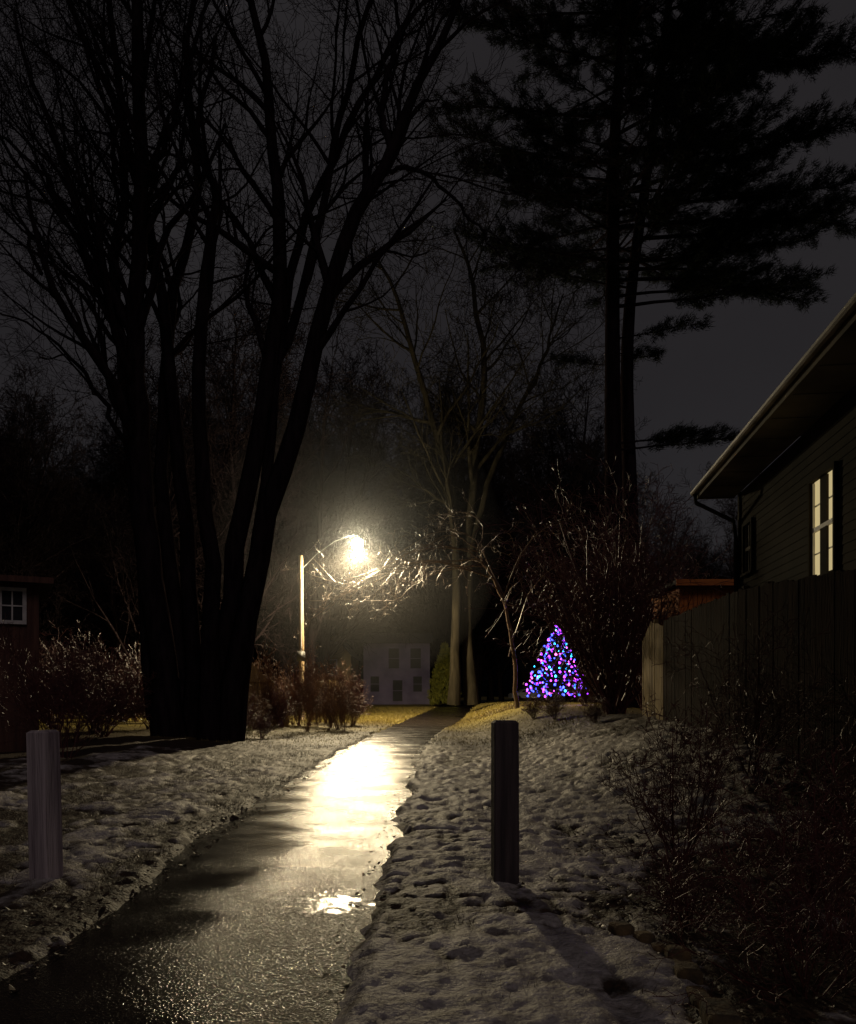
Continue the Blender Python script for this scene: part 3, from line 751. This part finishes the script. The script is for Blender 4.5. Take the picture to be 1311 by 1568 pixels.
link('arborvitae',T.mesh('arborvitae',[M_bark,M_arb],needles(cc,dd,22,.3,.06,.5)),(1.6,78,gz(1.6,78)))

# ---------------------------------------------------------------- Christmas tree
random.seed(9); np.random.seed(9)
T=Tubes(); cc=[];dd=[]; XH=4.0
T.add([Vector((0,0,-.5)),Vector((0,0,2)),Vector((0,0,XH))],[.09,.05,.01],6)
for i in range(130):
    z=.35+(XH-.5)*(i/130); a=i*2.4; L=1.35*(1-z/XH)+.12
    d=Vector((math.cos(a),math.sin(a),-.05)); T.add([Vector((0,0,z)),Vector((0,0,z))+d*L*.5,Vector((0,0,z))+d*L],[.02,.012,.006],3)
    for j in range(max(3,int(L*7))): cc.append(Vector((0,0,z))+d*L*(j+1)/max(3,int(L*7))+rv(.04)); dd.append(d)
XP=(7.1,45,gz(7.1,45)+.35)
xt=link('christmas_tree',T.mesh('christmas_tree',[M_bark,M_needle],needles(cc,dd,26,.14,.02,.6)),XP)
cols=[('blue',(.05,.08,1),110),('violet',(.42,.04,1),140),('cyan',(.04,.55,1),46),('pink',(1,.10,.6),24)]
for nm,c,k in cols:
    b=MB()
    for i in range(k):
        z=.1+(XH-.1)*(1-U(0,1)**.75); r=(1.4*min(1,1.3*(1-z/XH))+.12)*U(.7,1.12); a=U(0,6.28); R=U(.035,.065)
        b.lathe([(0.001,-R),(R*.8,-R*.6),(R,0),(R*.7,R*.8),(.001,R*1.4)],(r*math.cos(a),r*math.sin(a),z),6)
    b.obj('bulbs_'+nm,[mat('bulb_'+nm,c,c,.4,1,emit=c,estr=6.5)],xt)

# ---------------------------------------------------------------- parked car (far street)
def car(x,y,rz):
    b=MB(); W_=1.75
    prof=[(-2.2,.35),(-2.2,.8),(-2.0,.95),(-1.25,1.0),(-.7,1.4),(.8,1.42),(1.45,1.02),(2.1,.9),(2.2,.7),(2.2,.35)]
    V=[];n=len(prof)
    for yy in(-W_/2,W_/2):
        for px_,pz in prof: V.append((px_,yy*(.86 if pz>1.1 else 1),pz))
    Fc=[tuple(range(n)),tuple(range(2*n-1,n-1,-1))]+[(i,(i+1)%n,n+(i+1)%n,n+i) for i in range(n)]
    b.add(V,Fc,0)
    for yy in(-W_/2-.005,W_/2+.005):
        b.add([(-1.1,yy,1.02),(1.2,yy,1.04),(.75,yy*.87,1.36),(-.65,yy*.87,1.35)],[(0,1,2,3)],1)
    for wx in(-1.4,1.35):
        for yy in(-W_/2+.05,W_/2-.05): b.tube([(wx,yy-.1,.33),(wx,yy+.1,.33)],.33,14,2)
    o=b.obj('parked_car',[M_car,M_glassd,M_rubber]); o.location=(x,y,gz(x,y)); o.rotation_euler=(0,0,rz)
car(12.0,98,.15)

b=MB(); V=[];Fc=[]
for i in range(61):
    x=-90+3*i; z=float(prof(100))+.02+float(base(x,100)-prof(100))
    V+=[(x,96,max(z,float(base(x,96))+.05)),(x,104,z+.05)]
for i in range(60): Fc.append((2*i,2*i+2,2*i+3,2*i+1))
b.add(V,Fc); b.obj('road',[bpy.data.materials['wet_asphalt']])

# ---------------------------------------------------------------- garden edging
random.seed(21)
C=smooth_line([(1.22,5.3,0),(1.34,5.0,0),(1.42,4.7,0),(1.42,4.4,0),(1.35,3.9,0),(1.25,3.3,0)],10)
b=MB()
for i in range(9):
    p=(C[i]+C[i+1])/2; d=C[i+1]-C[i]; rz=math.atan2(d.y,d.x)
    b.box((p.x+U(-.03,.03),p.y,.03+U(-.03,.02)),(d.length*U(.75,.95),.15+U(-.03,.03),.2),0,rz+U(-.2,.2),taper=U(.75,.95))
o=b.obj('stone_edging',[M_stone]); bm_=o.modifiers.new('b','BEVEL'); bm_.width=.03; bm_.segments=3

# ---------------------------------------------------------------- world, added fill light
w=bpy.data.worlds.new('World'); sc.world=w; w.use_nodes=True; nt=w.node_tree; N=nt.nodes; L=nt.links
bg=N['Background']
sky=N.new('ShaderNodeTexSky'); sky.sky_type='NISHITA'; sky.sun_disc=False; sky.sun_elevation=math.radians(40); sky.sun_rotation=math.radians(200)
tc=N.new('ShaderNodeTexCoord'); nz=N.new('ShaderNodeTexNoise'); nz.inputs['Scale'].default_value=2.2; nz.inputs['Detail'].default_value=5
L.new(tc.outputs['Generated'],nz.inputs['Vector'])
cr=N.new('ShaderNodeValToRGB'); cr.color_ramp.elements[0].position=.3; cr.color_ramp.elements[0].color=(.0135,.0118,.0128,1); cr.color_ramp.elements[1].position=.75; cr.color_ramp.elements[1].color=(.0215,.0195,.0205,1)
L.new(nz.outputs['Fac'],cr.inputs[0])
sc_=N.new('ShaderNodeVectorMath'); sc_.operation='SCALE'; sc_.inputs['Scale'].default_value=.0004; L.new(sky.outputs[0],sc_.inputs[0])
ad=N.new('ShaderNodeVectorMath'); ad.operation='ADD'; L.new(cr.outputs[0],ad.inputs[0]); L.new(sc_.outputs[0],ad.inputs[1])
L.new(ad.outputs[0],bg.inputs['Color']); bg.inputs['Strength'].default_value=1
sd=bpy.data.lights.new('fill_sun','SUN'); sd.energy=.16; sd.angle=math.radians(25); sd.color=(1,.82,.88)  # soft fill added from behind the camera to lift snow and posts
so=bpy.data.objects.new('fill_sun',sd); COL.objects.link(so); so.rotation_euler=(math.radians(50),0,math.radians(20))

cam=bpy.data.cameras.new('camera'); co=bpy.data.objects.new('camera',cam); COL.objects.link(co)
co.location=(0,0,HC); co.rotation_euler=(math.radians(90),0,0)
cam.sensor_fit='VERTICAL'; cam.sensor_height=36; cam.lens=F/1568*36; cam.shift_y=(YH-784)/1568; cam.clip_end=3000; cam.clip_start=.05
sc.camera=co
sc.view_settings.view_transform='Standard'; sc.view_settings.look='None'; sc.view_settings.exposure=0
